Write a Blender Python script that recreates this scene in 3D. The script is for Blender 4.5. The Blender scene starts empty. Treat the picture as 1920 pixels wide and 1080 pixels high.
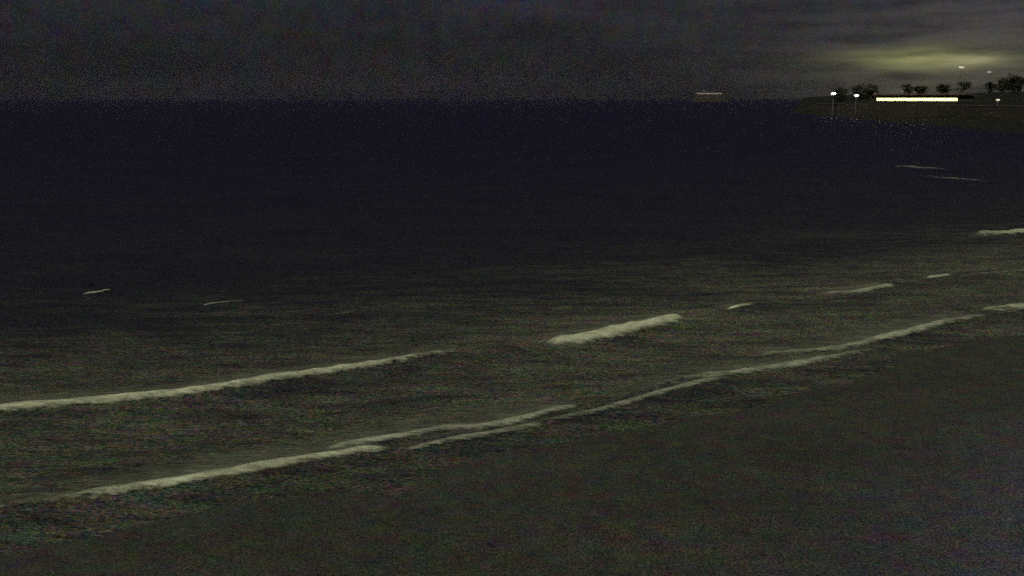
import bpy, bmesh, math, random
from mathutils import Vector, noise
R = math.radians
random.seed(7)
SC = bpy.context.scene
COL = SC.collection

# ------------------------------------------------------------------ camera
CAMZ = 6.0
F = 1600.0                      # focal length in pixels of the 1920 px wide photograph
HORIZON = 184.0
PITCH = math.atan((540 - HORIZON) / F)
cd = bpy.data.cameras.new('camera')
cd.sensor_width = 36.0
cd.lens = 36.0 * F / 1920.0
cd.clip_start = 0.1
cd.clip_end = 20000
cam = bpy.data.objects.new('camera', cd)
COL.objects.link(cam)
cam.location = (0, 0, CAMZ)
cam.rotation_euler = (math.pi / 2 - PITCH, 0, 0)
SC.camera = cam

# ------------------------------------------------------------------ world, moon, exposure
W = bpy.data.worlds.new('World')
SC.world = W
W.use_nodes = True
nt = W.node_tree
nt.nodes.clear()
out = nt.nodes.new('ShaderNodeOutputWorld')
sky = nt.nodes.new('ShaderNodeTexSky')
sky.sky_type = 'NISHITA'
sky.sun_disc = False
sky.sun_elevation = R(38)
sky.sun_rotation = R(215)
bg1 = nt.nodes.new('ShaderNodeBackground')
bg1.inputs['Strength'].default_value = 0.0008
nt.links.new(sky.outputs['Color'], bg1.inputs['Color'])
# low night cloud lit from the town: brighter overhead, dark bank over the sea
tc = nt.nodes.new('ShaderNodeTexCoord')
sep = nt.nodes.new('ShaderNodeSeparateXYZ')
nt.links.new(tc.outputs['Generated'], sep.inputs[0])
rp = nt.nodes.new('ShaderNodeValToRGB')
e = rp.color_ramp.elements
e[0].position = 0.0;  e[0].color = (0.0078, 0.0070, 0.0105, 1)
e[1].position = 0.30; e[1].color = (0.0205, 0.0215, 0.0260, 1)
k = e.new(0.045); k.color = (0.0100, 0.0098, 0.0112, 1)
k = e.new(0.11);  k.color = (0.0175, 0.0175, 0.0200, 1)
nt.links.new(sep.outputs['Z'], rp.inputs[0])
mp = nt.nodes.new('ShaderNodeMapping')
mp.inputs['Scale'].default_value = (5, 5, 22)
nz = nt.nodes.new('ShaderNodeTexNoise')
nz.inputs['Scale'].default_value = 1.3
nz.inputs['Detail'].default_value = 7
nt.links.new(tc.outputs['Generated'], mp.inputs[0])
nt.links.new(mp.outputs[0], nz.inputs['Vector'])
mr = nt.nodes.new('ShaderNodeMapRange')
mr.inputs['From Min'].default_value = 0.3
mr.inputs['From Max'].default_value = 0.7
mr.inputs['To Min'].default_value = 0.75
mr.inputs['To Max'].default_value = 1.25
nt.links.new(nz.outputs['Fac'], mr.inputs['Value'])
bg2 = nt.nodes.new('ShaderNodeBackground')
# glow of the town in the low cloud over the far shore
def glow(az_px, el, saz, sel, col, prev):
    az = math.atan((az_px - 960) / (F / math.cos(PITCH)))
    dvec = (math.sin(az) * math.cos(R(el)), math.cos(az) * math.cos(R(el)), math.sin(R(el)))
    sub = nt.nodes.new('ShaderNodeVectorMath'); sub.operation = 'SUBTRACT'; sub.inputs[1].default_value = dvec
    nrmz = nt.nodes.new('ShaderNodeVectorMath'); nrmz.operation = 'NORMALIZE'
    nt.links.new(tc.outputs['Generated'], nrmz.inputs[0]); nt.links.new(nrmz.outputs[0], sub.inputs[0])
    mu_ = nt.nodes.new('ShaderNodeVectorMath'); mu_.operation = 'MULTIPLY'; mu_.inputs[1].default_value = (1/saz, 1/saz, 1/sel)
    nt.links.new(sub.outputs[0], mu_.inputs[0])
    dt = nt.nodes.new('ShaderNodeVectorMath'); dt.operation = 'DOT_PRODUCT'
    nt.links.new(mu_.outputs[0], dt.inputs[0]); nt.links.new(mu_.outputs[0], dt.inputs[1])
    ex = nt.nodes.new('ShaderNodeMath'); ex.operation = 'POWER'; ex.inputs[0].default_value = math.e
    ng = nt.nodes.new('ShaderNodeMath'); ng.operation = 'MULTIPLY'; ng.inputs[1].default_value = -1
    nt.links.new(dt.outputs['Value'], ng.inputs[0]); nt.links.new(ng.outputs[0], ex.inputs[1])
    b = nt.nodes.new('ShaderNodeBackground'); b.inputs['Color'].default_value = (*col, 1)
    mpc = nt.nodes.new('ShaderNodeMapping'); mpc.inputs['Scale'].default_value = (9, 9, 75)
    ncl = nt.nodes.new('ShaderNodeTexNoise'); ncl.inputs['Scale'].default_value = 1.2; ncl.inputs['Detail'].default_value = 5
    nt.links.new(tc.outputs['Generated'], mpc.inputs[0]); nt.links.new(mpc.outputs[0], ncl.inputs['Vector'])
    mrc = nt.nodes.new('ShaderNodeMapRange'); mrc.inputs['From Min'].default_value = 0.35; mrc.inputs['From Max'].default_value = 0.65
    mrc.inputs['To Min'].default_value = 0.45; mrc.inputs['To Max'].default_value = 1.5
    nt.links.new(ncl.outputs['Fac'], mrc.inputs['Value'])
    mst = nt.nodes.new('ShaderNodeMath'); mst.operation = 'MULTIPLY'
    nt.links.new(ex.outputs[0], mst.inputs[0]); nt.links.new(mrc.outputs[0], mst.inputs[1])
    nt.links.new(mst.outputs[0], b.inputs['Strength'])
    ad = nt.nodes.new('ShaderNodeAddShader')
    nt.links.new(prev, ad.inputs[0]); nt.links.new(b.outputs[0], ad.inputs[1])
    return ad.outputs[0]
# fine mottling of the cloud
wn = nt.nodes.new('ShaderNodeTexNoise'); wn.inputs['Scale'].default_value = 420; wn.inputs['Detail'].default_value = 3; wn.inputs['Roughness'].default_value = 0.9
nt.links.new(tc.outputs['Generated'], wn.inputs['Vector'])
wn2 = nt.nodes.new('ShaderNodeTexNoise'); wn2.inputs['Scale'].default_value = 60; wn2.inputs['Detail'].default_value = 2
nt.links.new(tc.outputs['Generated'], wn2.inputs['Vector'])
m1 = nt.nodes.new('ShaderNodeMix'); m1.data_type = 'RGBA'; m1.inputs[0].default_value = 0.25
nt.links.new(wn.outputs['Color'], m1.inputs[6]); nt.links.new(wn2.outputs['Color'], m1.inputs[7])
v1 = nt.nodes.new('ShaderNodeVectorMath'); v1.operation = 'MULTIPLY_ADD'; v1.inputs[1].default_value = (6.5,5.5,7.0); v1.inputs[2].default_value = (-2.2,-1.75,-2.4)
nt.links.new(m1.outputs[2], v1.inputs[0])
v3 = nt.nodes.new('ShaderNodeVectorMath'); v3.operation = 'MAXIMUM'; v3.inputs[1].default_value = (0.1,0.1,0.1)
nt.links.new(v1.outputs[0], v3.inputs[0])
v2 = nt.nodes.new('ShaderNodeVectorMath'); v2.operation = 'MULTIPLY'
nt.links.new(rp.outputs['Color'], v2.inputs[0]); nt.links.new(v3.outputs[0], v2.inputs[1])
nt.links.new(v2.outputs[0], bg2.inputs['Color'])
nt.links.new(mr.outputs[0], bg2.inputs['Strength'])
add = nt.nodes.new('ShaderNodeAddShader')
nt.links.new(bg1.outputs[0], add.inputs[0])
nt.links.new(bg2.outputs[0], add.inputs[1])
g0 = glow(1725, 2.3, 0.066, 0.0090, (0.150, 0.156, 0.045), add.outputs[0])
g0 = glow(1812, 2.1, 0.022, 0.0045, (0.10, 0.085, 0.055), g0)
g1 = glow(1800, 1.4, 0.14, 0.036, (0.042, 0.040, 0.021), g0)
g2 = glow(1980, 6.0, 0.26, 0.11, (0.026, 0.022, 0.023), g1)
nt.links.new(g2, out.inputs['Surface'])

sd = bpy.data.lights.new('moon', 'SUN')
sd.energy = 1.5
sd.angle = R(2.0)
sd.color = (0.95, 0.98, 0.80)
so = bpy.data.objects.new('moon', sd)
COL.objects.link(so)
so.rotation_euler = (R(52), 0, R(-35))      # light falls from behind the camera, out to sea

SC.view_settings.view_transform = 'Standard'
SC.view_settings.look = 'None'
SC.view_settings.exposure = 0
SC.view_settings.gamma = 1
cy = SC.cycles
cy.use_denoising = False
cy.use_adaptive_sampling = True
cy.adaptive_threshold = 1.0
cy.adaptive_min_samples = 1
cy.max_bounces = 4
cy.volume_bounces = 0
cy.filter_width = 1.5
cy.sample_clamp_indirect = 0.3
cy.sample_clamp_direct = 2.0

# ------------------------------------------------------------------ helpers
def ground(px, py, z=0.0):
    """world point at height z seen at a pixel of the 1920x1080 photograph"""
    a = (px - 960) / F
    b = (540 - py) / F
    d = Vector((a, 1, b))
    c, s = math.cos(PITCH), math.sin(PITCH)
    d = Vector((d.x, d.y * c + d.z * s, -d.y * s + d.z * c))
    t = (z - CAMZ) / d.z
    return Vector((0, 0, CAMZ)) + d * t

def atY(px, py, Y):
    a = (px - 960) / F
    b = (540 - py) / F
    c, s = math.cos(PITCH), math.sin(PITCH)
    d = Vector((a, c + b * s, -s + b * c))
    return Vector((0, 0, CAMZ)) + d * (Y / d.y)

def tag(o, label=None, cat=None, group=None, kind=None):
    if label: o['label'] = label
    if cat: o['category'] = cat
    if group: o['group'] = group
    if kind: o['kind'] = kind
    return o

def obj(name, bm, mat, parent=None, smooth=False):
    me = bpy.data.meshes.new(name)
    bm.to_mesh(me)
    bm.free()
    if smooth:
        for p in me.polygons: p.use_smooth = True
    me.materials.append(mat)
    o = bpy.data.objects.new(name, me)
    COL.objects.link(o)
    if parent is not None: o.parent = parent
    return o

def empty(name, loc, rz=0):
    o = bpy.data.objects.new(name, None)
    o.empty_display_size = 0.3
    COL.objects.link(o)
    o.location = loc
    o.rotation_euler = (0, 0, rz)
    return o

def copy_tree(o, parent=None):
    c = o.copy()
    COL.objects.link(c)
    c.parent = parent
    for ch in [x for x in list(SC.objects) if x.parent == o]:
        copy_tree(ch, c)
    return c

def box(bm, x0, x1, y0, y1, z0, z1, M=None):
    vs = [bm.verts.new(v) for v in ((x0,y0,z0),(x1,y0,z0),(x1,y1,z0),(x0,y1,z0),(x0,y0,z1),(x1,y0,z1),(x1,y1,z1),(x0,y1,z1))]
    for f in ((3,2,1,0),(4,5,6,7),(0,1,5,4),(1,2,6,5),(2,3,7,6),(3,0,4,7)):
        bm.faces.new([vs[i] for i in f])
    if M is not None:
        for v in vs: v.co = M @ v.co

def tube(bm, pts, rads, n=8, cap=True):
    rings = []
    for i, p in enumerate(pts):
        a = pts[max(0, i-1)]; b = pts[min(len(pts)-1, i+1)]
        t = (Vector(b) - Vector(a)).normalized()
        u = t.cross(Vector((0.3, 0.1, 1))) if abs(t.z) < 0.9 else t.cross(Vector((1, 0.1, 0)))
        u.normalize(); w = t.cross(u)
        rings.append([bm.verts.new(Vector(p) + (u*math.cos(k*2*math.pi/n) + w*math.sin(k*2*math.pi/n))*rads[i]) for k in range(n)])
    for i in range(len(rings)-1):
        for k in range(n):
            bm.faces.new((rings[i][k], rings[i][(k+1)%n], rings[i+1][(k+1)%n], rings[i+1][k]))
    if cap:
        bm.faces.new(rings[0][::-1]); bm.faces.new(rings[-1])

# ------------------------------------------------------------------ materials
def hue_grain(n, l, zg, src, dst):
    # grains of slightly different hue: coloured sand, shell and plankton specks
    a = n.new('ShaderNodeVectorMath'); a.operation = 'MULTIPLY_ADD'; a.inputs[1].default_value = (6.0,)*3; a.inputs[2].default_value = (-2.0,)*3
    b = n.new('ShaderNodeVectorMath'); b.operation = 'MAXIMUM'; b.inputs[1].default_value = (0.05,)*3
    c = n.new('ShaderNodeVectorMath'); c.operation = 'MULTIPLY'
    zc = n.new('ShaderNodeTexNoise'); zc.inputs['Scale'].default_value = 3.2; zc.inputs['Detail'].default_value = 2
    l.new(zg.inputs['Vector'].links[0].from_socket, zc.inputs['Vector'])
    mx = n.new('ShaderNodeMix'); mx.data_type = 'RGBA'; mx.inputs[0].default_value = 0.22
    l.new(zg.outputs['Color'], mx.inputs[6]); l.new(zc.outputs['Color'], mx.inputs[7])
    l.new(mx.outputs[2], a.inputs[0]); l.new(a.outputs[0], b.inputs[0]); l.new(b.outputs[0], c.inputs[0])
    l.new(src, c.inputs[1]); l.new(c.outputs[0], dst)

def mat(name, base=(0.2,0.2,0.2), rough=0.8, var=0.3, scale=4.0, detail=6, bump=0.0, bscale=20.0, spec=0.3,
        base2=None, stretch=(1,1,1), grain=0):
    m = bpy.data.materials.new(name)
    m.use_nodes = True
    n = m.node_tree.nodes; l = m.node_tree.links
    p = n['Principled BSDF']
    p.inputs['Roughness'].default_value = rough
    p.inputs['Specular IOR Level'].default_value = spec
    g = n.new('ShaderNodeNewGeometry')
    mpn = n.new('ShaderNodeMapping'); mpn.inputs['Scale'].default_value = stretch
    l.new(g.outputs['Position'], mpn.inputs[0])
    z = n.new('ShaderNodeTexNoise'); z.inputs['Scale'].default_value = scale; z.inputs['Detail'].default_value = detail
    z.inputs['Roughness'].default_value = 0.7
    l.new(mpn.outputs[0], z.inputs['Vector'])
    r = n.new('ShaderNodeValToRGB')
    b2 = base2 or tuple(c*(1+var) for c in base)
    r.color_ramp.elements[0].position = 0.32; r.color_ramp.elements[1].position = 0.68
    r.color_ramp.elements[0].color = (*[c*(1-var) for c in base], 1)
    r.color_ramp.elements[1].color = (*b2, 1)
    l.new(z.outputs['Fac'], r.inputs[0])
    if grain:
        zg = n.new('ShaderNodeTexNoise'); zg.inputs['Scale'].default_value = grain; zg.inputs['Detail'].default_value = 4; zg.inputs['Roughness'].default_value = 0.8
        l.new(g.outputs['Position'], zg.inputs['Vector'])
        hs = n.new('ShaderNodeHueSaturation'); hs.inputs['Saturation'].default_value = 1.0
        mg = n.new('ShaderNodeMapRange'); mg.inputs['From Min'].default_value = 0.35; mg.inputs['From Max'].default_value = 0.65
        mg.inputs['To Min'].default_value = 0.1; mg.inputs['To Max'].default_value = 2.1
        l.new(zg.outputs['Fac'], mg.inputs['Value']); l.new(mg.outputs[0], hs.inputs['Value']); l.new(r.outputs[0], hs.inputs['Color'])
        hue_grain(n, l, zg, hs.outputs[0], p.inputs['Base Color'])
    else:
        l.new(r.outputs[0], p.inputs['Base Color'])
    if bump:
        z2 = n.new('ShaderNodeTexNoise'); z2.inputs['Scale'].default_value = bscale; z2.inputs['Detail'].default_value = 8
        l.new(mpn.outputs[0], z2.inputs['Vector'])
        bn = n.new('ShaderNodeBump'); bn.inputs['Strength'].default_value = bump; bn.inputs['Distance'].default_value = 0.05
        l.new(z2.outputs['Fac'], bn.inputs['Height'])
        l.new(bn.outputs[0], p.inputs['Normal'])
    return m

def emis(name, col, strength, bars=None):
    m = bpy.data.materials.new(name)
    m.use_nodes = True
    n = m.node_tree.nodes; l = m.node_tree.links
    p = n['Principled BSDF']
    p.inputs['Base Color'].default_value = (0.3, 0.3, 0.28, 1)
    p.inputs['Emission Color'].default_value = (*col, 1)
    p.inputs['Emission Strength'].default_value = strength
    z = n.new('ShaderNodeTexNoise'); z.inputs['Scale'].default_value = 0.6
    g = n.new('ShaderNodeNewGeometry'); l.new(g.outputs['Position'], z.inputs['Vector'])
    mm = n.new('ShaderNodeMapRange'); mm.inputs['To Min'].default_value = strength*0.7; mm.inputs['To Max'].default_value = strength*1.3
    l.new(z.outputs['Fac'], mm.inputs['Value']); l.new(mm.outputs[0], p.inputs['Emission Strength'])
    return m

def water_mat(name, attr=True):
    """sea water: colour from how shallow and aerated the water is, plus painted lamplight fall-off (vertex attribute 'murk')"""
    m = bpy.data.materials.new(name)
    m.use_nodes = True
    n = m.node_tree.nodes; l = m.node_tree.links
    p = n['Principled BSDF']
    p.inputs['Roughness'].default_value = 0.6
    p.inputs['Specular IOR Level'].default_value = 0.35
    p.inputs['IOR'].default_value = 1.33
    g = n.new('ShaderNodeNewGeometry')
    a = n.new('ShaderNodeAttribute'); a.attribute_name = 'murk_light'
    mp1 = n.new('ShaderNodeMapping'); mp1.inputs['Scale'].default_value = (0.35, 1.5, 1); mp1.inputs['Rotation'].default_value = (0,0,R(-14))
    l.new(g.outputs['Position'], mp1.inputs[0])
    z = n.new('ShaderNodeTexNoise'); z.inputs['Scale'].default_value = 1.1; z.inputs['Detail'].default_value = 9; z.inputs['Roughness'].default_value = 0.75
    l.new(mp1.outputs[0], z.inputs['Vector'])
    ma = n.new('ShaderNodeMapRange'); ma.inputs['From Min'].default_value = 0.3; ma.inputs['From Max'].default_value = 0.7
    ma.inputs['To Min'].default_value = 0.45; ma.inputs['To Max'].default_value = 1.55
    l.new(z.outputs['Fac'], ma.inputs['Value'])
    mu = n.new('ShaderNodeMath'); mu.operation = 'MULTIPLY'
    l.new(a.outputs['Fac'], mu.inputs[0]); l.new(ma.outputs[0], mu.inputs[1])
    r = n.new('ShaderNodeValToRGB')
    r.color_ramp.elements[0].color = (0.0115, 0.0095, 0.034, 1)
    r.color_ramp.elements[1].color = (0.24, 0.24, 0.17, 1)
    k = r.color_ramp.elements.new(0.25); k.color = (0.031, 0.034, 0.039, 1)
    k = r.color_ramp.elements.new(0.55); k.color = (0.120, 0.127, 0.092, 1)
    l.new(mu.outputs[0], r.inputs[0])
    zg = n.new('ShaderNodeTexNoise'); zg.inputs['Scale'].default_value = 16; zg.inputs['Detail'].default_value = 5; zg.inputs['Roughness'].default_value = 0.8
    mpg = n.new('ShaderNodeMapping'); mpg.inputs['Scale'].default_value = (0.75, 1.25, 1)
    l.new(g.outputs['Position'], mpg.inputs[0]); l.new(mpg.outputs[0], zg.inputs['Vector'])
    mg = n.new('ShaderNodeMapRange'); mg.inputs['From Min'].default_value = 0.35; mg.inputs['From Max'].default_value = 0.65
    mg.inputs['To Min'].default_value = 0.15; mg.inputs['To Max'].default_value = 2.0
    hs = n.new('ShaderNodeHueSaturation')
    l.new(zg.outputs['Fac'], mg.inputs['Value']); l.new(mg.outputs[0], hs.inputs['Value']); l.new(r.outputs[0], hs.inputs['Color'])
    hue_grain(n, l, zg, hs.outputs[0], p.inputs['Base Color'])
    z2 = n.new('ShaderNodeTexNoise'); z2.inputs['Scale'].default_value = 2.2; z2.inputs['Detail'].default_value = 10; z2.inputs['Roughness'].default_value = 0.72
    l.new(mp1.outputs[0], z2.inputs['Vector'])
    bn = n.new('ShaderNodeBump'); bn.inputs['Strength'].default_value = 0.8; bn.inputs['Distance'].default_value = 0.16
    l.new(z2.outputs['Fac'], bn.inputs['Height']); l.new(bn.outputs[0], p.inputs['Normal'])
    return m

def foam_mat(name, lo, hi, amount=0.8):
    """froth: opaque in the middle, torn into lace at its margins (attribute 'cover')"""
    m = bpy.data.materials.new(name)
    m.use_nodes = True
    n = m.node_tree.nodes; l = m.node_tree.links
    p = n['Principled BSDF']
    p.inputs['Roughness'].default_value = 0.9
    p.inputs['Specular IOR Level'].default_value = 0.1
    g = n.new('ShaderNodeNewGeometry')
    mp1 = n.new('ShaderNodeMapping'); mp1.inputs['Scale'].default_value = (0.5, 2.2, 2.2); mp1.inputs['Rotation'].default_value = (0,0,R(-14))
    l.new(g.outputs['Position'], mp1.inputs[0])
    z = n.new('ShaderNodeTexNoise'); z.inputs['Scale'].default_value = 2.4; z.inputs['Detail'].default_value = 9; z.inputs['Roughness'].default_value = 0.75
    l.new(mp1.outputs[0], z.inputs['Vector'])
    r = n.new('ShaderNodeValToRGB')
    r.color_ramp.elements[0].position = 0.35; r.color_ramp.elements[1].position = 0.65
    r.color_ramp.elements[0].color = (*lo, 1); r.color_ramp.elements[1].color = (*hi, 1)
    l.new(z.outputs['Fac'], r.inputs[0]); l.new(r.outputs[0], p.inputs['Base Color'])
    a = n.new('ShaderNodeAttribute'); a.attribute_name = 'cover'
    s = n.new('ShaderNodeMath'); s.operation = 'MULTIPLY_ADD'     # cover*k + noise - thr
    s.inputs[1].default_value = 1.25
    l.new(a.outputs['Fac'], s.inputs[0])
    z3 = n.new('ShaderNodeTexNoise'); z3.inputs['Scale'].default_value = 5; z3.inputs['Detail'].default_value = 6; z3.inputs['Roughness'].default_value = 0.8
    l.new(mp1.outputs[0], z3.inputs['Vector'])
    z3m = n.new('ShaderNodeMath'); z3m.operation = 'MULTIPLY_ADD'; z3m.inputs[1].default_value = 2.6; z3m.inputs[2].default_value = -1.62
    l.new(z3.outputs['Fac'], z3m.inputs[0]); l.new(z3m.outputs[0], s.inputs[2])
    mr_ = n.new('ShaderNodeMapRange'); mr_.inputs['From Min'].default_value = -0.1; mr_.inputs['From Max'].default_value = 0.85
    mr_.inputs['To Max'].default_value = amount
    l.new(s.outputs[0], mr_.inputs['Value']); l.new(mr_.outputs[0], p.inputs['Alpha'])
    bn = n.new('ShaderNodeBump'); bn.inputs['Strength'].default_value = 0.6; bn.inputs['Distance'].default_value = 0.05
    l.new(z3.outputs['Fac'], bn.inputs['Height']); l.new(bn.outputs[0], p.inputs['Normal'])
    return m

M_water = water_mat('sea_water')
M_foam = foam_mat('white_froth', (0.60,0.60,0.38), (0.97,0.97,0.70), 1.0)
M_foam_dim = foam_mat('thin_froth', (0.40,0.41,0.28), (0.74,0.74,0.56), 0.95)
M_trail = foam_mat('foam_lace', (0.20,0.21,0.14), (0.50,0.51,0.36), 0.75)
M_sand = mat('wet_sand', (0.058,0.066,0.050), 0.75, 0.2, 0.22, 10, 0.5, 6, 0.25, base2=(0.075,0.078,0.064), stretch=(0.8,1.3,1), grain=34)
M_hill = mat('hillside_scrub', (0.026,0.024,0.018), 0.95, 0.5, 0.25, 8, 0.6, 2.0, 0.1)
M_leaf = mat('tree_leaves', (0.028,0.032,0.016), 0.8, 0.45, 1.2, 6, 0, 1, 0.2)
M_bark = mat('bark', (0.09,0.07,0.05), 0.95, 0.3, 3)
M_stone = mat('sea_wall_stone', (0.035,0.028,0.022), 0.9, 0.4, 0.8, 8, 0.8, 3)
M_plaster = mat('plaster', (0.07,0.065,0.055), 0.9, 0.2, 0.7)
M_roof = mat('roof_tiles', (0.16,0.09,0.07), 0.85, 0.3, 1.5)
M_metal = mat('grey_metal', (0.14,0.14,0.15), 0.5, 0.2, 3)
M_dark = mat('dark_timber', (0.06,0.05,0.04), 0.8, 0.3, 2)
E_bar = emis('yellow_lit_glass', (1.0, 0.97, 0.33), 2.4)
E_lamp = emis('white_lamp', (1.0, 1.0, 0.97), 6.0)
E_dim = emis('dim_warm_window', (1.0, 0.80, 0.50), 0.16)
E_faint = emis('faint_lamp', (1.0, 0.9, 0.75), 0.25)
E_warm = emis('warm_lamp', (1.0, 0.85, 0.60), 0.45)

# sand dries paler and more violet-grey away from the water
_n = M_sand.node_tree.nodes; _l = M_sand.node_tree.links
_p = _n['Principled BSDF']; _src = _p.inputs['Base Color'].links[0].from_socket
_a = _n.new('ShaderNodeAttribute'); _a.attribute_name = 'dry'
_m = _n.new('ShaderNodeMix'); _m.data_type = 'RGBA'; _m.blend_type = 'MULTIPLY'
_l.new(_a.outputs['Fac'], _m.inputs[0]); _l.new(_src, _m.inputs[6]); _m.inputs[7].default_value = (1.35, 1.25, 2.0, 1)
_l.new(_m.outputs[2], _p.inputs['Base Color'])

# ------------------------------------------------------------------ wave lines, traced on the water
# name, pixel line, crest height m, foam width m, brightness class, label
SWASH = [(-900,1070),(-300,1010),(60,950),(180,930),(340,902),(520,873),(665,848),(760,836),(900,808),(1060,782),(1250,737),(1400,705),(1560,668),(1700,640),(1920,600),(2300,545),(2900,470),(3600,400)]
LINE1 = [(-900,850),(-300,800),(0,768),(150,757),(340,738),(500,714),(640,694),(740,680),(860,660),(980,645),(1100,625),(1285,598),(1420,573),(1600,545),(1760,520),(1920,497),(2400,450),(3000,400)]

def line_world(pl, z=0.0):
    return [ground(x, y, z) for x, y in pl]

def interp_y(line, x):
    for a, b in zip(line, line[1:]):
        if a.x <= x <= b.x:
            t = (x - a.x) / max(1e-6, b.x - a.x)
            return a.y + (b.y - a.y) * t
    return line[0].y if x < line[0].x else line[-1].y + (x - line[-1].x) * 0.6

sw_w = line_world(SWASH)
l1_w = line_world(LINE1)

def sst(a, b, x):
    t = max(0.0, min(1.0, (x - a) / (b - a)))
    return t * t * (3 - 2 * t)

def murk_light_at(x, y):
    """0 deep water .. 1 aerated shallow water, with fading lamplight painted in"""
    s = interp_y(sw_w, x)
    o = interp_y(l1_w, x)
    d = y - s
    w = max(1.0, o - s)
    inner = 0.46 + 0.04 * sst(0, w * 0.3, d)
    outer = 0.30 * math.exp(-max(0.0, y - o) / 4.5) + 0.22 * math.exp(-max(0.0, y - o) / 26.0) + 0.05 * math.exp(-max(0.0, y - o) / 80.0)  # depth tone, with lamplight fading seaward painted into it
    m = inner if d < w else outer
    shade_dip = 0.05 * math.exp(-((y - o + 0.9) / 0.7) ** 2)     # shadow in front of the outer breakers, painted as a darker band
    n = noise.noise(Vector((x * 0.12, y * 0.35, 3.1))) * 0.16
    return max(0.0, min(1.0, m - shade_dip + n * (0.3 + m)))

def sea_z(x, y):
    n = noise.noise(Vector((x * 0.10, y * 0.32, 0.0))) * 0.10 + noise.noise(Vector((x * 0.35, y * 1.1, 5.0))) * 0.035
    f = min(1.0, max(0.0, (y - 4) / 25))
    return n * (0.25 + f)

def set_attr(me, name, vals):
    at = me.attributes.new(name, 'FLOAT', 'POINT')
    at.data.foreach_set('value', vals)

# sea: one sheet out to the horizon
def build_sea():
    ys = []
    y = -6.0
    while y < 9000:
        ys.append(y)
        y += 0.22 if y < 34 else (y - 34) * 0.035 + 0.22
    NX = 340
    verts = []; murk_light = []
    for y in ys:
        half = 45 + max(0, y) * 1.25
        for i in range(NX + 1):
            u = i / NX * 2 - 1
            x = (u * 0.55 + 0.45 * u ** 3) * half
            verts.append((x, y, sea_z(x, y) if y < 900 else 0.0))
            murk_light.append(murk_light_at(x, y) if y < 300 else 0.0)
    faces = []
    for j in range(len(ys) - 1):
        for i in range(NX):
            a = j * (NX + 1) + i
            faces.append((a, a + 1, a + NX + 2, a + NX + 1))
    me = bpy.data.meshes.new('sea')
    me.from_pydata(verts, [], faces)
    for p in me.polygons: p.use_smooth = True
    set_attr(me, 'murk_light', murk_light)
    me.materials.append(M_water)
    o = bpy.data.objects.new('sea', me)
    COL.objects.link(o)
    tag(o, 'dark night sea with murky shallows', None, None, 'structure')
build_sea()

# beach: wet sand rising towards the camera from the swash line
def build_beach():
    xs = [-60 + i * 0.6 for i in range(int(190 / 0.6) + 1)]
    NY = 60
    verts = []; dry = []
    for x in xs:
        s = interp_y(sw_w, x)
        y1 = s - 0.15
        y0 = -14.0
        for j in range(NY + 1):
            t = j / NY
            y = y1 + (y0 - y1) * t
            d = y1 - y
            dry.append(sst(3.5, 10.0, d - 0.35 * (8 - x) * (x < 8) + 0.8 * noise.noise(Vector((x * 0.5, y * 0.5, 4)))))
            z = -0.10 + 0.085 * d + 0.10 * noise.noise(Vector((x * 0.35, y * 0.8, 9))) * min(1, d / 3)
            z = min(z, 1.6)
            z += 0.03 * noise.noise(Vector((x * 1.6, y * 2.6, 2)))
            verts.append((x, y, z))
    faces = []
    for i in range(len(xs) - 1):
        for j in range(NY):
            a = i * (NY + 1) + j
            faces.append((a, a + 1, a + NY + 2, a + NY + 1))
    me = bpy.data.meshes.new('beach')
    me.from_pydata(verts, [], faces)
    for p in me.polygons: p.use_smooth = True
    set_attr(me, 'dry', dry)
    me.materials.append(M_sand)
    o = bpy.data.objects.new('beach', me)
    COL.objects.link(o)
    tag(o, 'wet sand beach at the edge of the water', None, None, 'structure')
build_beach()

# ------------------------------------------------------------------ breaking waves
def resample(pts, step):
    segs = [(b - a).length for a, b in zip(pts, pts[1:])]
    L = sum(segs)
    n = max(8, int(L / step))
    res = []
    for k in range(n + 1):
        d = L * k / n
        i = 0
        while i < len(segs) - 1 and d > segs[i]:
            d -= segs[i]; i += 1
        t = min(1.0, d / segs[i])
        # smooth interpolation
        p0 = pts[max(0, i-1)]; p1 = pts[i]; p2 = pts[i+1]; p3 = pts[min(len(pts)-1, i+2)]
        q = 0.5 * ((2*p1) + (p2-p0)*t + (2*p0-5*p1+4*p2-p3)*t*t + (3*p1-p0-3*p2+p3)*t*t*t)
        res.append(q)
    return res, L

def profile(s, h):
    """cross-section of the swell: s<0 the steep face towards the beach, s>0 the long back"""
    if s < 0:
        return h * max(0.0, 1 - (s / -0.72)) ** 1.5 if s > -0.72 else 0.0
    return h * math.exp(-(s / 0.95) ** 2)

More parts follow.
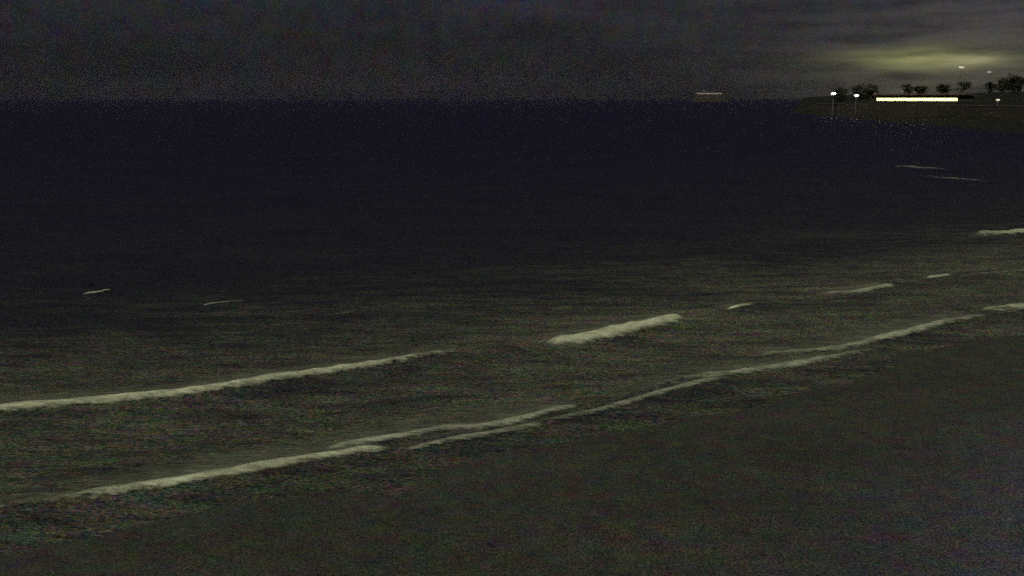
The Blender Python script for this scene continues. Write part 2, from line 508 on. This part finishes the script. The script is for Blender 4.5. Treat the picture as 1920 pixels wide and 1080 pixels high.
def wave(pl, h, fw, label, mfoam=None, trail=1.0, seed=0, env=None, face=True):
    """pl: pixel line of the crest; h crest height, fw width of the foam, env: brightness along the line"""
    mfoam = mfoam or M_foam
    h *= 0.55
    fw *= 1.95
    base = [ground(x, y, h * 0.9) for x, y in pl]
    for b in base: b.z = 0
    dist = sum((b.y for b in base)) / len(base)
    step = max(0.10, dist * 0.006)
    line, L = resample(base, step)
    c = line[len(line) // 2].copy()
    root = empty('breaking_wave', c)
    tag(root, label, 'wave', 'waves breaking towards the beach')
    n = len(line)
    def ev(t):
        if env is None: e_ = 1.0
        else:
            e_ = env[-1][1]
            for (t0, v0), (t1, v1) in zip(env, env[1:]):
                if t0 <= t <= t1:
                    e_ = v0 + (v1 - v0) * (t - t0) / (t1 - t0); break
        return e_
    fr = []
    for i, p in enumerate(line):
        a = line[max(0, i-2)]; b = line[min(n-1, i+2)]
        t = (b - a).normalized()
        fr.append(Vector((-t.y, t.x, 0)))              # points out to sea
    def sweep(name, ss, zf, m, cover=None, murk_light_f=None):
        verts = []; cv = []; mk = []
        for i, p in enumerate(line):
            t = i / (n - 1)
            end = min(1.0, min(t, 1 - t) * L / min(0.25 * L, 0.55) + 0.02) ** 0.7
            wob = noise.noise(Vector((i * step * 0.8, seed, 0)))
            for s in ss:
                q = p + fr[i] * s * (1.0 + 0.25 * wob) * (0.35 + 0.65 * end if name == 'foam_crest' else 1.0)
                z = zf(s, t, end, i, q)
                verts.append(Vector((q.x, q.y, z)) - c)
                if cover: cv.append(cover(s, t, end, i))
                if murk_light_f: mk.append(murk_light_f(q, s))
        k = len(ss)
        faces = []
        for i in range(n - 1):
            for j in range(k - 1):
                a = i * k + j
                faces.append((a, a + k, a + k + 1, a + 1))
        me = bpy.data.meshes.new(name)
        me.from_pydata(verts, [], faces)
        for pp in me.polygons: pp.use_smooth = True
        if cover: set_attr(me, 'cover', cv)
        if murk_light_f: set_attr(me, 'murk_light', mk)
        me.materials.append(m)
        o = bpy.data.objects.new(name, me)
        COL.objects.link(o); o.parent = root
        return o
    ker = 1.0 + 0.0 * h
    def zswell(s, t, end, i, q):
        hh = h * end * (1 + 0.18 * noise.noise(Vector((i * step * 0.5, seed + 4, 0))))
        return sea_z(q.x, q.y) + profile(s, hh) - 0.012
    if face:
        ss = [-0.75, -0.6, -0.5, -0.4, -0.3, -0.2, -0.1, 0, 0.15, 0.3, 0.5, 0.75, 1.0, 1.4, 1.8, 2.3]
        def zf(s, t, end, i, q):
            z = zswell(s, t, end, i, q)
            if s <= -0.74 or s >= 2.25: z -= 0.06
            return z + 0.02
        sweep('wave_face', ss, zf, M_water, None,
              lambda q, s: max(0.02, murk_light_at(q.x, q.y) * (0.88 if s < 0.05 else 1.0)))  # beach side of the wave tinted darker as painted shadow
    # foam rolling on the crest
    kk = 9
    ss = [(-0.60 + 1.2 * j / (kk - 1)) * fw for j in range(kk)]
    def zfoam(s, t, end, i, q):
        u = abs(s / (fw * 0.60))
        lump = 0.5 + 0.5 * noise.noise(Vector((i * step * 2.3, s * 6, seed + 8)))
        return zswell(s, t, end, i, q) + 0.045 + fw * 0.32 * lump * (1 - u * u) * end
    def cov(s, t, end, i):
        u = abs(s / (fw * 0.62))
        e_ = ev(t)
        slow = 0.5 + 0.5 * noise.noise(Vector((i * step * 0.55, seed + 20, 1)))
        return (1 - u ** 2) * (0.22 + 0.86 * e_) * (0.62 + 0.6 * slow) * min(1.0, end * 1.3) - (1 - e_) * 0.25 - (1-end)*0.15
    sweep('foam_crest', ss, zfoam, mfoam, cov)
    # thin lace of foam left behind the crest
    if trail > 0:
        ss = [0.2*fw, 0.5*fw, 0.8*fw, 0.5, 0.75, 1.05, 1.4]
        ss = sorted(set(ss))
        def ztr(s, t, end, i, q): return zswell(s, t, end, i, q) + 0.040
        def ctr(s, t, end, i):
            return (0.78 * trail * (0.3 + 0.7 * ev(t)) * max(0.0, 1 - s / 1.4) ** 0.8 * end)
        o = sweep('foam_trail', ss, ztr, M_trail, ctr)
    return root

# outer line of breakers
wave([(-420,806),(-200,792),(0,768),(90,761),(220,750),(340,738),(500,714),(640,694),(740,680),(800,670),(860,662),(930,652),(985,645)],
     0.26, 0.17, 'long unbroken foam crest of the outer breakers running in from the left edge', seed=1,
     env=[(0,0.8),(0.3,0.85),(0.62,0.80),(0.76,0.75),(0.83,0.4),(0.9,0.1),(1,0.0)])
wave([(1022,636),(1090,632),(1160,620),(1220,608),(1284,594)], 0.28, 0.25,
     'brightest short thick breaker of the outer line right of the centre', seed=2, env=[(0,0.9),(0.15,1),(1,1)])
wave([(1362,583),(1390,579),(1440,571)], 0.14, 0.09, 'tiny white foam fleck just right of the brightest short breaker', M_foam, 0.8, 3,
     env=[(0,1),(0.4,1),(0.6,0.3),(1,0.1)])
wave([(1535,549),(1600,548),(1640,540),(1680,533)], 0.20, 0.15, 'short pale crest of the outer line towards the right edge', M_foam_dim, 1, 4,
     env=[(0,0.4),(0.4,1),(1,0.6)])
wave([(1735,523),(1755,521),(1785,516)], 0.12, 0.10, 'tiny warm foam spot on the outer line near the right edge', M_foam_dim, 0.6, 5)
wave([(1810,516),(1900,511),(2050,500),(2300,482)], 0.18, 0.14, 'very faint crest leaving the right edge on the outer line', M_foam_dim, 0.6, 6, env=[(0,0.3),(1,0.4)])
# inner line at the beach
wave([(-350,1004),(-150,984),(60,950),(120,940),(190,928),(340,903),(440,885),(530,869),(600,858),(672,846),(740,837)], 0.17, 0.15,
     'foam crest of the inner line nearest the camera at lower left', seed=7,
     env=[(0,0.3),(0.35,0.3),(0.48,0.7),(0.55,1.0),(0.7,0.85),(0.9,0.85),(1,0.7)])
wave([(590,846),(640,836),(720,823),(830,803),(900,799),(960,790),(1060,768),(1100,764)], 0.15, 0.12,
     'upper of the two overlapping foam lines at the middle of the inner line', M_foam_dim, 0.9, 8,
     env=[(0,0.4),(0.2,0.9),(0.5,0.6),(0.7,1),(0.9,0.8),(1,0.3)])
wave([(740,846),(790,838),(860,822),(960,806),(1080,782),(1160,765),(1250,738),(1310,722),(1380,708)], 0.13, 0.11,
     'lower of the two overlapping foam lines at the middle of the inner line', M_foam_dim, 0.4, 9,
     env=[(0,0.6),(0.2,0.7),(0.4,0.4),(0.6,0.7),(0.85,0.8),(1,0.3)])
wave([(1150,756),(1220,735),(1280,716),(1330,708),(1420,696),(1500,684),(1600,662),(1660,652)], 0.16, 0.15,
     'soft pale crest of the inner line below and right of the brightest breaker', M_foam_dim, 1, 10,
     env=[(0,0.0),(0.25,0.35),(0.45,0.8),(0.7,0.8),(1,0.2)])
wave([(1415,663),(1470,660),(1540,654),(1620,642),(1650,632),(1700,622),(1780,605),(1860,594)], 0.17, 0.15,
     'long hazy crest climbing to the right behind the soft pale inner crest', M_foam_dim, 1, 11,
     env=[(0,0.5),(0.3,0.7),(0.55,1),(0.85,0.6),(1,0.3)])
wave([(1835,586),(1880,583),(1930,578),(2100,560),(2400,530)], 0.22, 0.21, 'white crest of the inner line cut off by the right edge', M_foam, 1, 12,
     env=[(0,0.5),(0.2,0.7),(1,0.6)])
# out on the dark water
wave([(152,551),(180,549),(212,543)], 0.14, 0.08, 'small white fleck far out at the left, the farther and shorter one', M_foam_dim, 0, 13)
wave([(378,574),(410,572),(470,566)], 0.12, 0.07, 'small fading fleck on dark water above the left end of the outer breakers', M_foam_dim, 0, 14,
     env=[(0,1),(0.4,0.8),(1,0.3)])
wave([(590,596),(630,592),(680,588)], 0.08, 0.05, 'barely visible crest on dark water left of the centre', M_foam_dim, 0, 15, env=[(0,0.1),(0.5,0.35),(1,0.1)])
wave([(1825,440),(1870,438),(1930,436),(2100,432),(2400,425)], 0.32, 0.26, 'distant white crest at the right edge above the two lines of breakers', M_foam, 1, 16,
     env=[(0,0.4),(0.15,0.8),(1,0.8)])
wave([(1670,313),(1700,314),(1745,316),(1775,320)], 0.25, 0.28, 'faint far crest below the lit yellow terrace', M_foam_dim, 0, 17, env=[(0,0.3),(0.4,0.5),(1,0.2)])
wave([(1720,330),(1770,334),(1815,337),(1850,341)], 0.25, 0.22, 'faint far crest just below another faint crest at right', M_foam_dim, 0, 18, env=[(0,0.2),(0.6,0.45),(1,0.2)])

# ------------------------------------------------------------------ the far shore at right
def shore_pt(px, Y):      # x for a pixel column at distance Y
    return (px - 960) / (F / math.cos(PITCH)) * Y / math.cos(PITCH) * math.cos(PITCH)

def X(px, Y): return atY(px, HORIZON, Y).x

# hills: right-hand coastal slope running away to the left as a low headland
def hill_h(x, y):
    # shoreline of the land: land lies to the right of / behind this line
    d = land_d(x, y)
    if d <= 0: return -1.0
    wx, wy = X(1545,300), 300.0; ex, ey = X(1900,215), 215.0
    wl = math.hypot(ex-wx, ey-wy)
    behind = ((ex-wx)*(y-wy) - (ey-wy)*(x-wx)) / wl
    top = 0.9 * sst(0, 25, d) + 3.3 * sst(0, 8, behind) + 3.2 * sst(14, 50, behind)
    top += (0.5 + 1.6 * sst(10, 40, behind)) * noise.noise(Vector((x * 0.02, y * 0.02, 0))) * sst(10, 60, d)
    return top * sst(0, 3, d) if d < 3 else top

def land_d(x, y):
    # distance inland of a curved coast through these points
    pts = [(X(2600,80),80),(X(2150,112),112),(X(1900,150),150),(X(1740,190),190),(X(1620,240),240),(X(1545,300),300),(X(1500,380),380),(X(1500,640),640),(X(1560,900),900),(X(1700,1500),1500)]
    best = 1e9; sign = 1
    for (ax, ay), (bx, by) in zip(pts, pts[1:]):
        dx, dy = bx-ax, by-ay
        t = max(0, min(1, ((x-ax)*dx + (y-ay)*dy) / (dx*dx+dy*dy)))
        qx, qy = ax+dx*t, ay+dy*t
        dd = math.hypot(x-qx, y-qy)
        if dd < best:
            best = dd; sign = 1 if (dx*(y-ay) - dy*(x-ax)) < 0 else -1
    return best * sign

def build_hills():
    xs = [40 + i * 7.0 for i in range(150)]
    ys = [90 + j * 7.0 for j in range(190)]
    verts = []
    for x in xs:
        for y in ys:
            verts.append((x, y, hill_h(x, y)))
    faces = []
    for i in range(len(xs)-1):
        for j in range(len(ys)-1):
            a = i*len(ys)+j
            q = (a, a+len(ys), a+len(ys)+1, a+1)
            if all(verts[v][2] < -0.5 for v in q): continue
            faces.append(q)
    me = bpy.data.meshes.new('hills')
    me.from_pydata(verts, [], faces)
    for p in me.polygons: p.use_smooth = True
    me.materials.append(M_hill)
    o = bpy.data.objects.new('hills', me)
    COL.objects.link(o)
    tag(o, 'dark scrub hillside of the far shore', None, None, 'structure')
build_hills()

# promenade and sea wall beneath the terrace
A = Vector((X(1640,262), 262, 0)); B = Vector((X(1900,215), 215, 0))
dirv = (B - A).normalized(); nrm = Vector((dirv.y, -dirv.x, 0))      # towards the camera side
if nrm.y > 0: nrm = -nrm
def wall_run(p0, p1, zt, name, label):
    bm = bmesh.new()
    d = (p1 - p0); Ln = d.length; ang = math.atan2(d.y, d.x)
    root = empty(name, p0, ang)
    tag(root, label, 'wall')
    box(bm, 0, Ln, -0.6, 0.6, -0.8, zt)
    obj('wall_face', bm, M_stone, root)
    bm = bmesh.new(); box(bm, -0.1, Ln+0.1, -0.75, 0.75, zt + 0.002, zt+0.25); obj('coping', bm, M_plaster, root)
    return root
P0 = Vector((X(1545,300),300,0)) + nrm*2
wall_run(P0, B + dirv*60 + nrm*2, 4.0, 'sea_wall', 'long stone sea wall under the lit yellow terrace')

# lit terrace pavilion: the long yellow bar
Ya, Yb = 262.0, 238.0
pa = Vector((X(1644, Ya), Ya, 0)); pb = Vector((X(1795, Yb), Yb, 0))
d = pb - pa; LEN = d.length; ang = math.atan2(d.y, d.x)
pav = empty('terrace_pavilion', (pa.x, pa.y, 4.2), ang)
tag(pav, 'long low seafront pavilion with a glowing yellow glass front', 'pavilion')
bm = bmesh.new(); box(bm, -0.5, LEN+0.5, -0.8, 7.0, -4.0, 0.85); obj('plinth', bm, M_stone, pav)
bm = bmesh.new(); box(bm, 0, LEN, 0.0, 0.12, 1.05, 1.85); g = obj('glass_front', bm, E_bar, pav)
bm = bmesh.new(); box(bm, 0, LEN, 6.5, 6.8, 0.853, 2.6); obj('rear_wall', bm, M_plaster, pav)
for x_ in (0, LEN):
    bm = bmesh.new(); box(bm, x_-0.15, x_+0.15, 0.14, 6.48, 0.853, 2.6); obj('end_wall', bm, M_plaster, pav)
bm = bmesh.new(); box(bm, -0.8, LEN+0.8, -1.0, 7.2, 2.62, 2.85); obj('roof', bm, M_roof, pav)
bm = bmesh.new(); box(bm, 0, LEN, -0.05, 0.13, 1.852, 2.61); box(bm, 0, LEN, -0.05, 0.13, 0.853, 1.047); obj('fascia', bm, M_dark, pav)
for i in range(9):
    bm = bmesh.new(); xx = LEN*i/8; box(bm, xx-0.04, xx+0.04, -0.9, -0.82, 0.853, 2.61); obj('post', bm, M_dark, pav)

# street lamps with white heads
def lamp(px, py, Y, zbase, label, group, power, big=1.0, em=E_lamp, colr=(1,1,0.95)):
    p = atY(px, py, Y)
    root = empty('street_lamp', (p.x, p.y, zbase))
    tag(root, label, 'street lamp', group)
    H = p.z - zbase
    bm = bmesh.new(); tube(bm, [(0,0,-3.5),(0,0,H*0.5),(0,0,H-0.25*big)], [0.10,0.08,0.06]); obj('pole', bm, M_metal, root)
    bm = bmesh.new(); bmesh.ops.create_uvsphere(bm, u_segments=16, v_segments=10, radius=0.5)
    for v in bm.verts: v.co = Vector((v.co.x*2.2*big, v.co.y*1.2*big, v.co.z*1.0*big + H))
    obj('lamp_head', bm, em, root, True)
    bm = bmesh.new(); bmesh.ops.create_cone(bm, cap_ends=True, segments=16, radius1=0.9*big, radius2=0.25*big, depth=0.25*big)
    for v in bm.verts: v.co.z += H + 0.66*big
    obj('lamp_cap', bm, M_metal, root)
    if power:
        ld = bpy.data.lights.new('lamp_light', 'POINT'); ld.energy = power; ld.color = colr; ld.shadow_soft_size = 0.6*big
        lo = bpy.data.objects.new('lamp_light', ld); COL.objects.link(lo); lo.parent = root; lo.location = (0, -1.6*big, H)
    return root
LG = 'street lamps on the far shore'
lamp(1563, 175.5, 285, 4.2, 'white street lamp farthest left on the far seafront', LG, 50, 0.8)
lamp(1606, 179.0, 275, 4.2, 'white street lamp between the leftmost lamp and the yellow pavilion', LG, 50, 0.7)
lamp(1871, 187.5, 222, 3.6, 'small dim lamp right of the yellow pavilion', LG, 20, 0.5, E_warm)
lamp(1803, 126, 285, hill_h(X(1803,285),285), 'warm lamp on the hillside above the pavilion', LG, 0, 0.9, E_warm)

lamp(1855, 135, 280, hill_h(X(1855,280),280), 'faintest lamp on the hillside near the right edge', LG, 0, 0.6, E_faint)

# trees on the slope, lit by added lamps under them
def make_tree(seed, h, r):
    rnd = random.Random(seed)
    root = empty('tree', (0,0,0))
    bm = bmesh.new()
    tube(bm, [(0,0,-0.5),(0.1,0,h*0.35),(0,0.15,h*0.7)], [0.28,0.2,0.08])
    for k in range(6):
        a = k*1.05 + rnd.random(); z0 = h*(0.35+0.05*k)
        tube(bm, [(0.05,0.05,z0),(math.cos(a)*r*0.5, math.sin(a)*r*0.5, z0+h*0.18),(math.cos(a)*r*0.8, math.sin(a)*r*0.8, z0+h*0.3)], [0.1,0.06,0.03], 5)
    obj('trunk', bm, M_bark, root)
    bm = bmesh.new()
    clumps = []
    for k in range(16):
        a = rnd.random()*6.28; q = rnd.random()**0.5*r*0.8
        clumps.append((Vector((math.cos(a)*q, math.sin(a)*q, h*(0.2+0.65*rnd.random()))), r*(0.28+0.25*rnd.random())))
    for cc, cr in clumps:
        for k in range(70):
            dv = Vector((rnd.gauss(0,1), rnd.gauss(0,1), rnd.gauss(0,0.8))).normalized() * cr * rnd.random()**0.4
            p = cc + dv; s = 0.16 + 0.22*rnd.random()
            n1 = Vector((rnd.gauss(0,1), rnd.gauss(0,1), rnd.gauss(0,1))).normalized()
            u = n1.orthogonal().normalized()*s; w = n1.cross(u).normalized()*s*0.6
            bm.faces.new([bm.verts.new(p+u), bm.verts.new(p+w), bm.verts.new(p-u), bm.verts.new(p-w)])
    obj('crown', bm, M_leaf, root)
    return root
protos = [make_tree(1, 7.5, 3.2), make_tree(2, 6.2, 2.8), make_tree(3, 8.6, 3.0)]
used = [False]*3
spots = []
words_t = ['first','second','third','fourth','fifth','sixth','seventh','eighth','ninth','tenth','eleventh','twelfth','thirteenth','fourteenth']
rt = random.Random(5)
for i in range(14):
    px = 1570 + i*27 + rt.uniform(-20,20)
    Y = 335 - i*4.5 + rt.uniform(-6,6)
    spots.append((px, Y))
def place_tree(px, Y, label, group, sc=1.0):
    k = rt.randrange(3)
    o = protos[k] if not used[k] else copy_tree(protos[k])
    used[k] = True
    x = X(px, Y)
    o.location = (x, Y, hill_h(x, Y) - 0.1)
    o.rotation_euler = (0,0,rt.uniform(0,6.28)); s = sc*rt.uniform(0.45,0.8); o.scale = (s*rt.uniform(1.0,1.7),s*1.3,s)
    tag(o, label, 'tree', group)
spots.sort()
for i, (px, Y) in enumerate(spots):
    place_tree(px, Y, 'leafy hillside tree above the pavilion, %s from the left of its row' % words_t[i], 'row of trees lit from below on the far slope')

# small lamps added under that row to light the trees
for i, (px, Y, en) in enumerate([(1640, 324, 150), (1690, 316, 180), (1735, 310, 200), (1780, 302, 200), (1850, 290, 120)]):
    x = X(px, Y); zb = hill_h(x, Y)
    root = empty('added_lamp', (x, Y, zb))
    tag(root, 'low added lamp under the row of hillside trees, %s from the left' % words_t[i], 'added lamp', 'low added lamps under the hillside trees')
    bm = bmesh.new(); tube(bm, [(0,0,-0.2),(0,0,2.0)], [0.06,0.05]); obj('pole', bm, M_metal, root)
    bm = bmesh.new(); tube(bm, [(0,0,2.002),(0,0,2.22)], [0.12,0.14]); obj('lamp_head', bm, E_warm, root)
    ld = bpy.data.lights.new('lamp_light', 'POINT'); ld.energy = en; ld.color = (1.0,0.93,0.55); ld.shadow_soft_size = 0.4
    lo = bpy.data.objects.new('lamp_light', ld); COL.objects.link(lo); lo.parent = root; lo.location = (0,0,2.6)

# ship on the horizon
def ship(px, Y, label):
    x = X(px, Y)
    root = empty('ship', (x, Y, 0)); tag(root, label, 'ship')
    L = 66
    bm = bmesh.new()
    prof = [(-0.5,0.75),(-0.46,1.0),(0.30,1.0),(0.42,0.6),(0.5,0.03)]
    rows = []
    for u, wd in prof:
        zt = 6.5 + 2.2 * max(0, u - 0.2) * 3
        rows.append([bm.verts.new((u*L - (0.8 if u > 0.4 else 0), -5*wd*0.8, -1)), bm.verts.new((u*L, -5*wd, zt)), bm.verts.new((u*L, 5*wd, zt)), bm.verts.new((u*L - (0.8 if u > 0.4 else 0), 5*wd*0.8, -1))])
    for a, b in zip(rows, rows[1:]):
        for k in range(4): bm.faces.new((a[k], b[k], b[(k+1)%4], a[(k+1)%4]))
    bm.faces.new(rows[0]); bm.faces.new(rows[-1][::-1])
    obj('hull', bm, M_dark, root)
    bm = bmesh.new(); box(bm, -29, 17, -4, 4, 6.4, 16.0); obj('superstructure', bm, M_dark, root)
    for i in range(11):
        bm = bmesh.new(); xx = -26 + i*4.0; box(bm, xx-1.5, xx+1.5, -4.1, -4.003, 12.6 + 0.5*(i%3==0), 14.6); obj('window', bm, E_dim, root)
    bm = bmesh.new(); tube(bm, [(-14,0,16.003),(-15,0,20)], [1.8,1.5], 14); obj('funnel', bm, M_metal, root)
    bm = bmesh.new(); tube(bm, [(12,0,16.003),(12,0,22)], [0.2,0.1], 6); obj('mast', bm, M_metal, root)
ship(1335, 1500, 'dark ship far out on the horizon with one faint row of lit windows')


# ------------------------------------------------------------------ haze
bm = bmesh.new(); box(bm, -1500, 1800, -120, 3000, -3, 60)
hz = bpy.data.materials.new('sea_haze'); hz.use_nodes = True
n = hz.node_tree.nodes; l = hz.node_tree.links
n.remove(n['Principled BSDF'])
pv = n.new('ShaderNodeVolumePrincipled')
pv.inputs['Color'].default_value = (0.85, 0.88, 0.9, 1)
pv.inputs['Density'].default_value = 0.000022
l.new(pv.outputs[0], n['Material Output'].inputs['Volume'])
ho = obj('haze', bm, hz)
tag(ho, 'thin night haze over the sea', None, None, 'stuff')
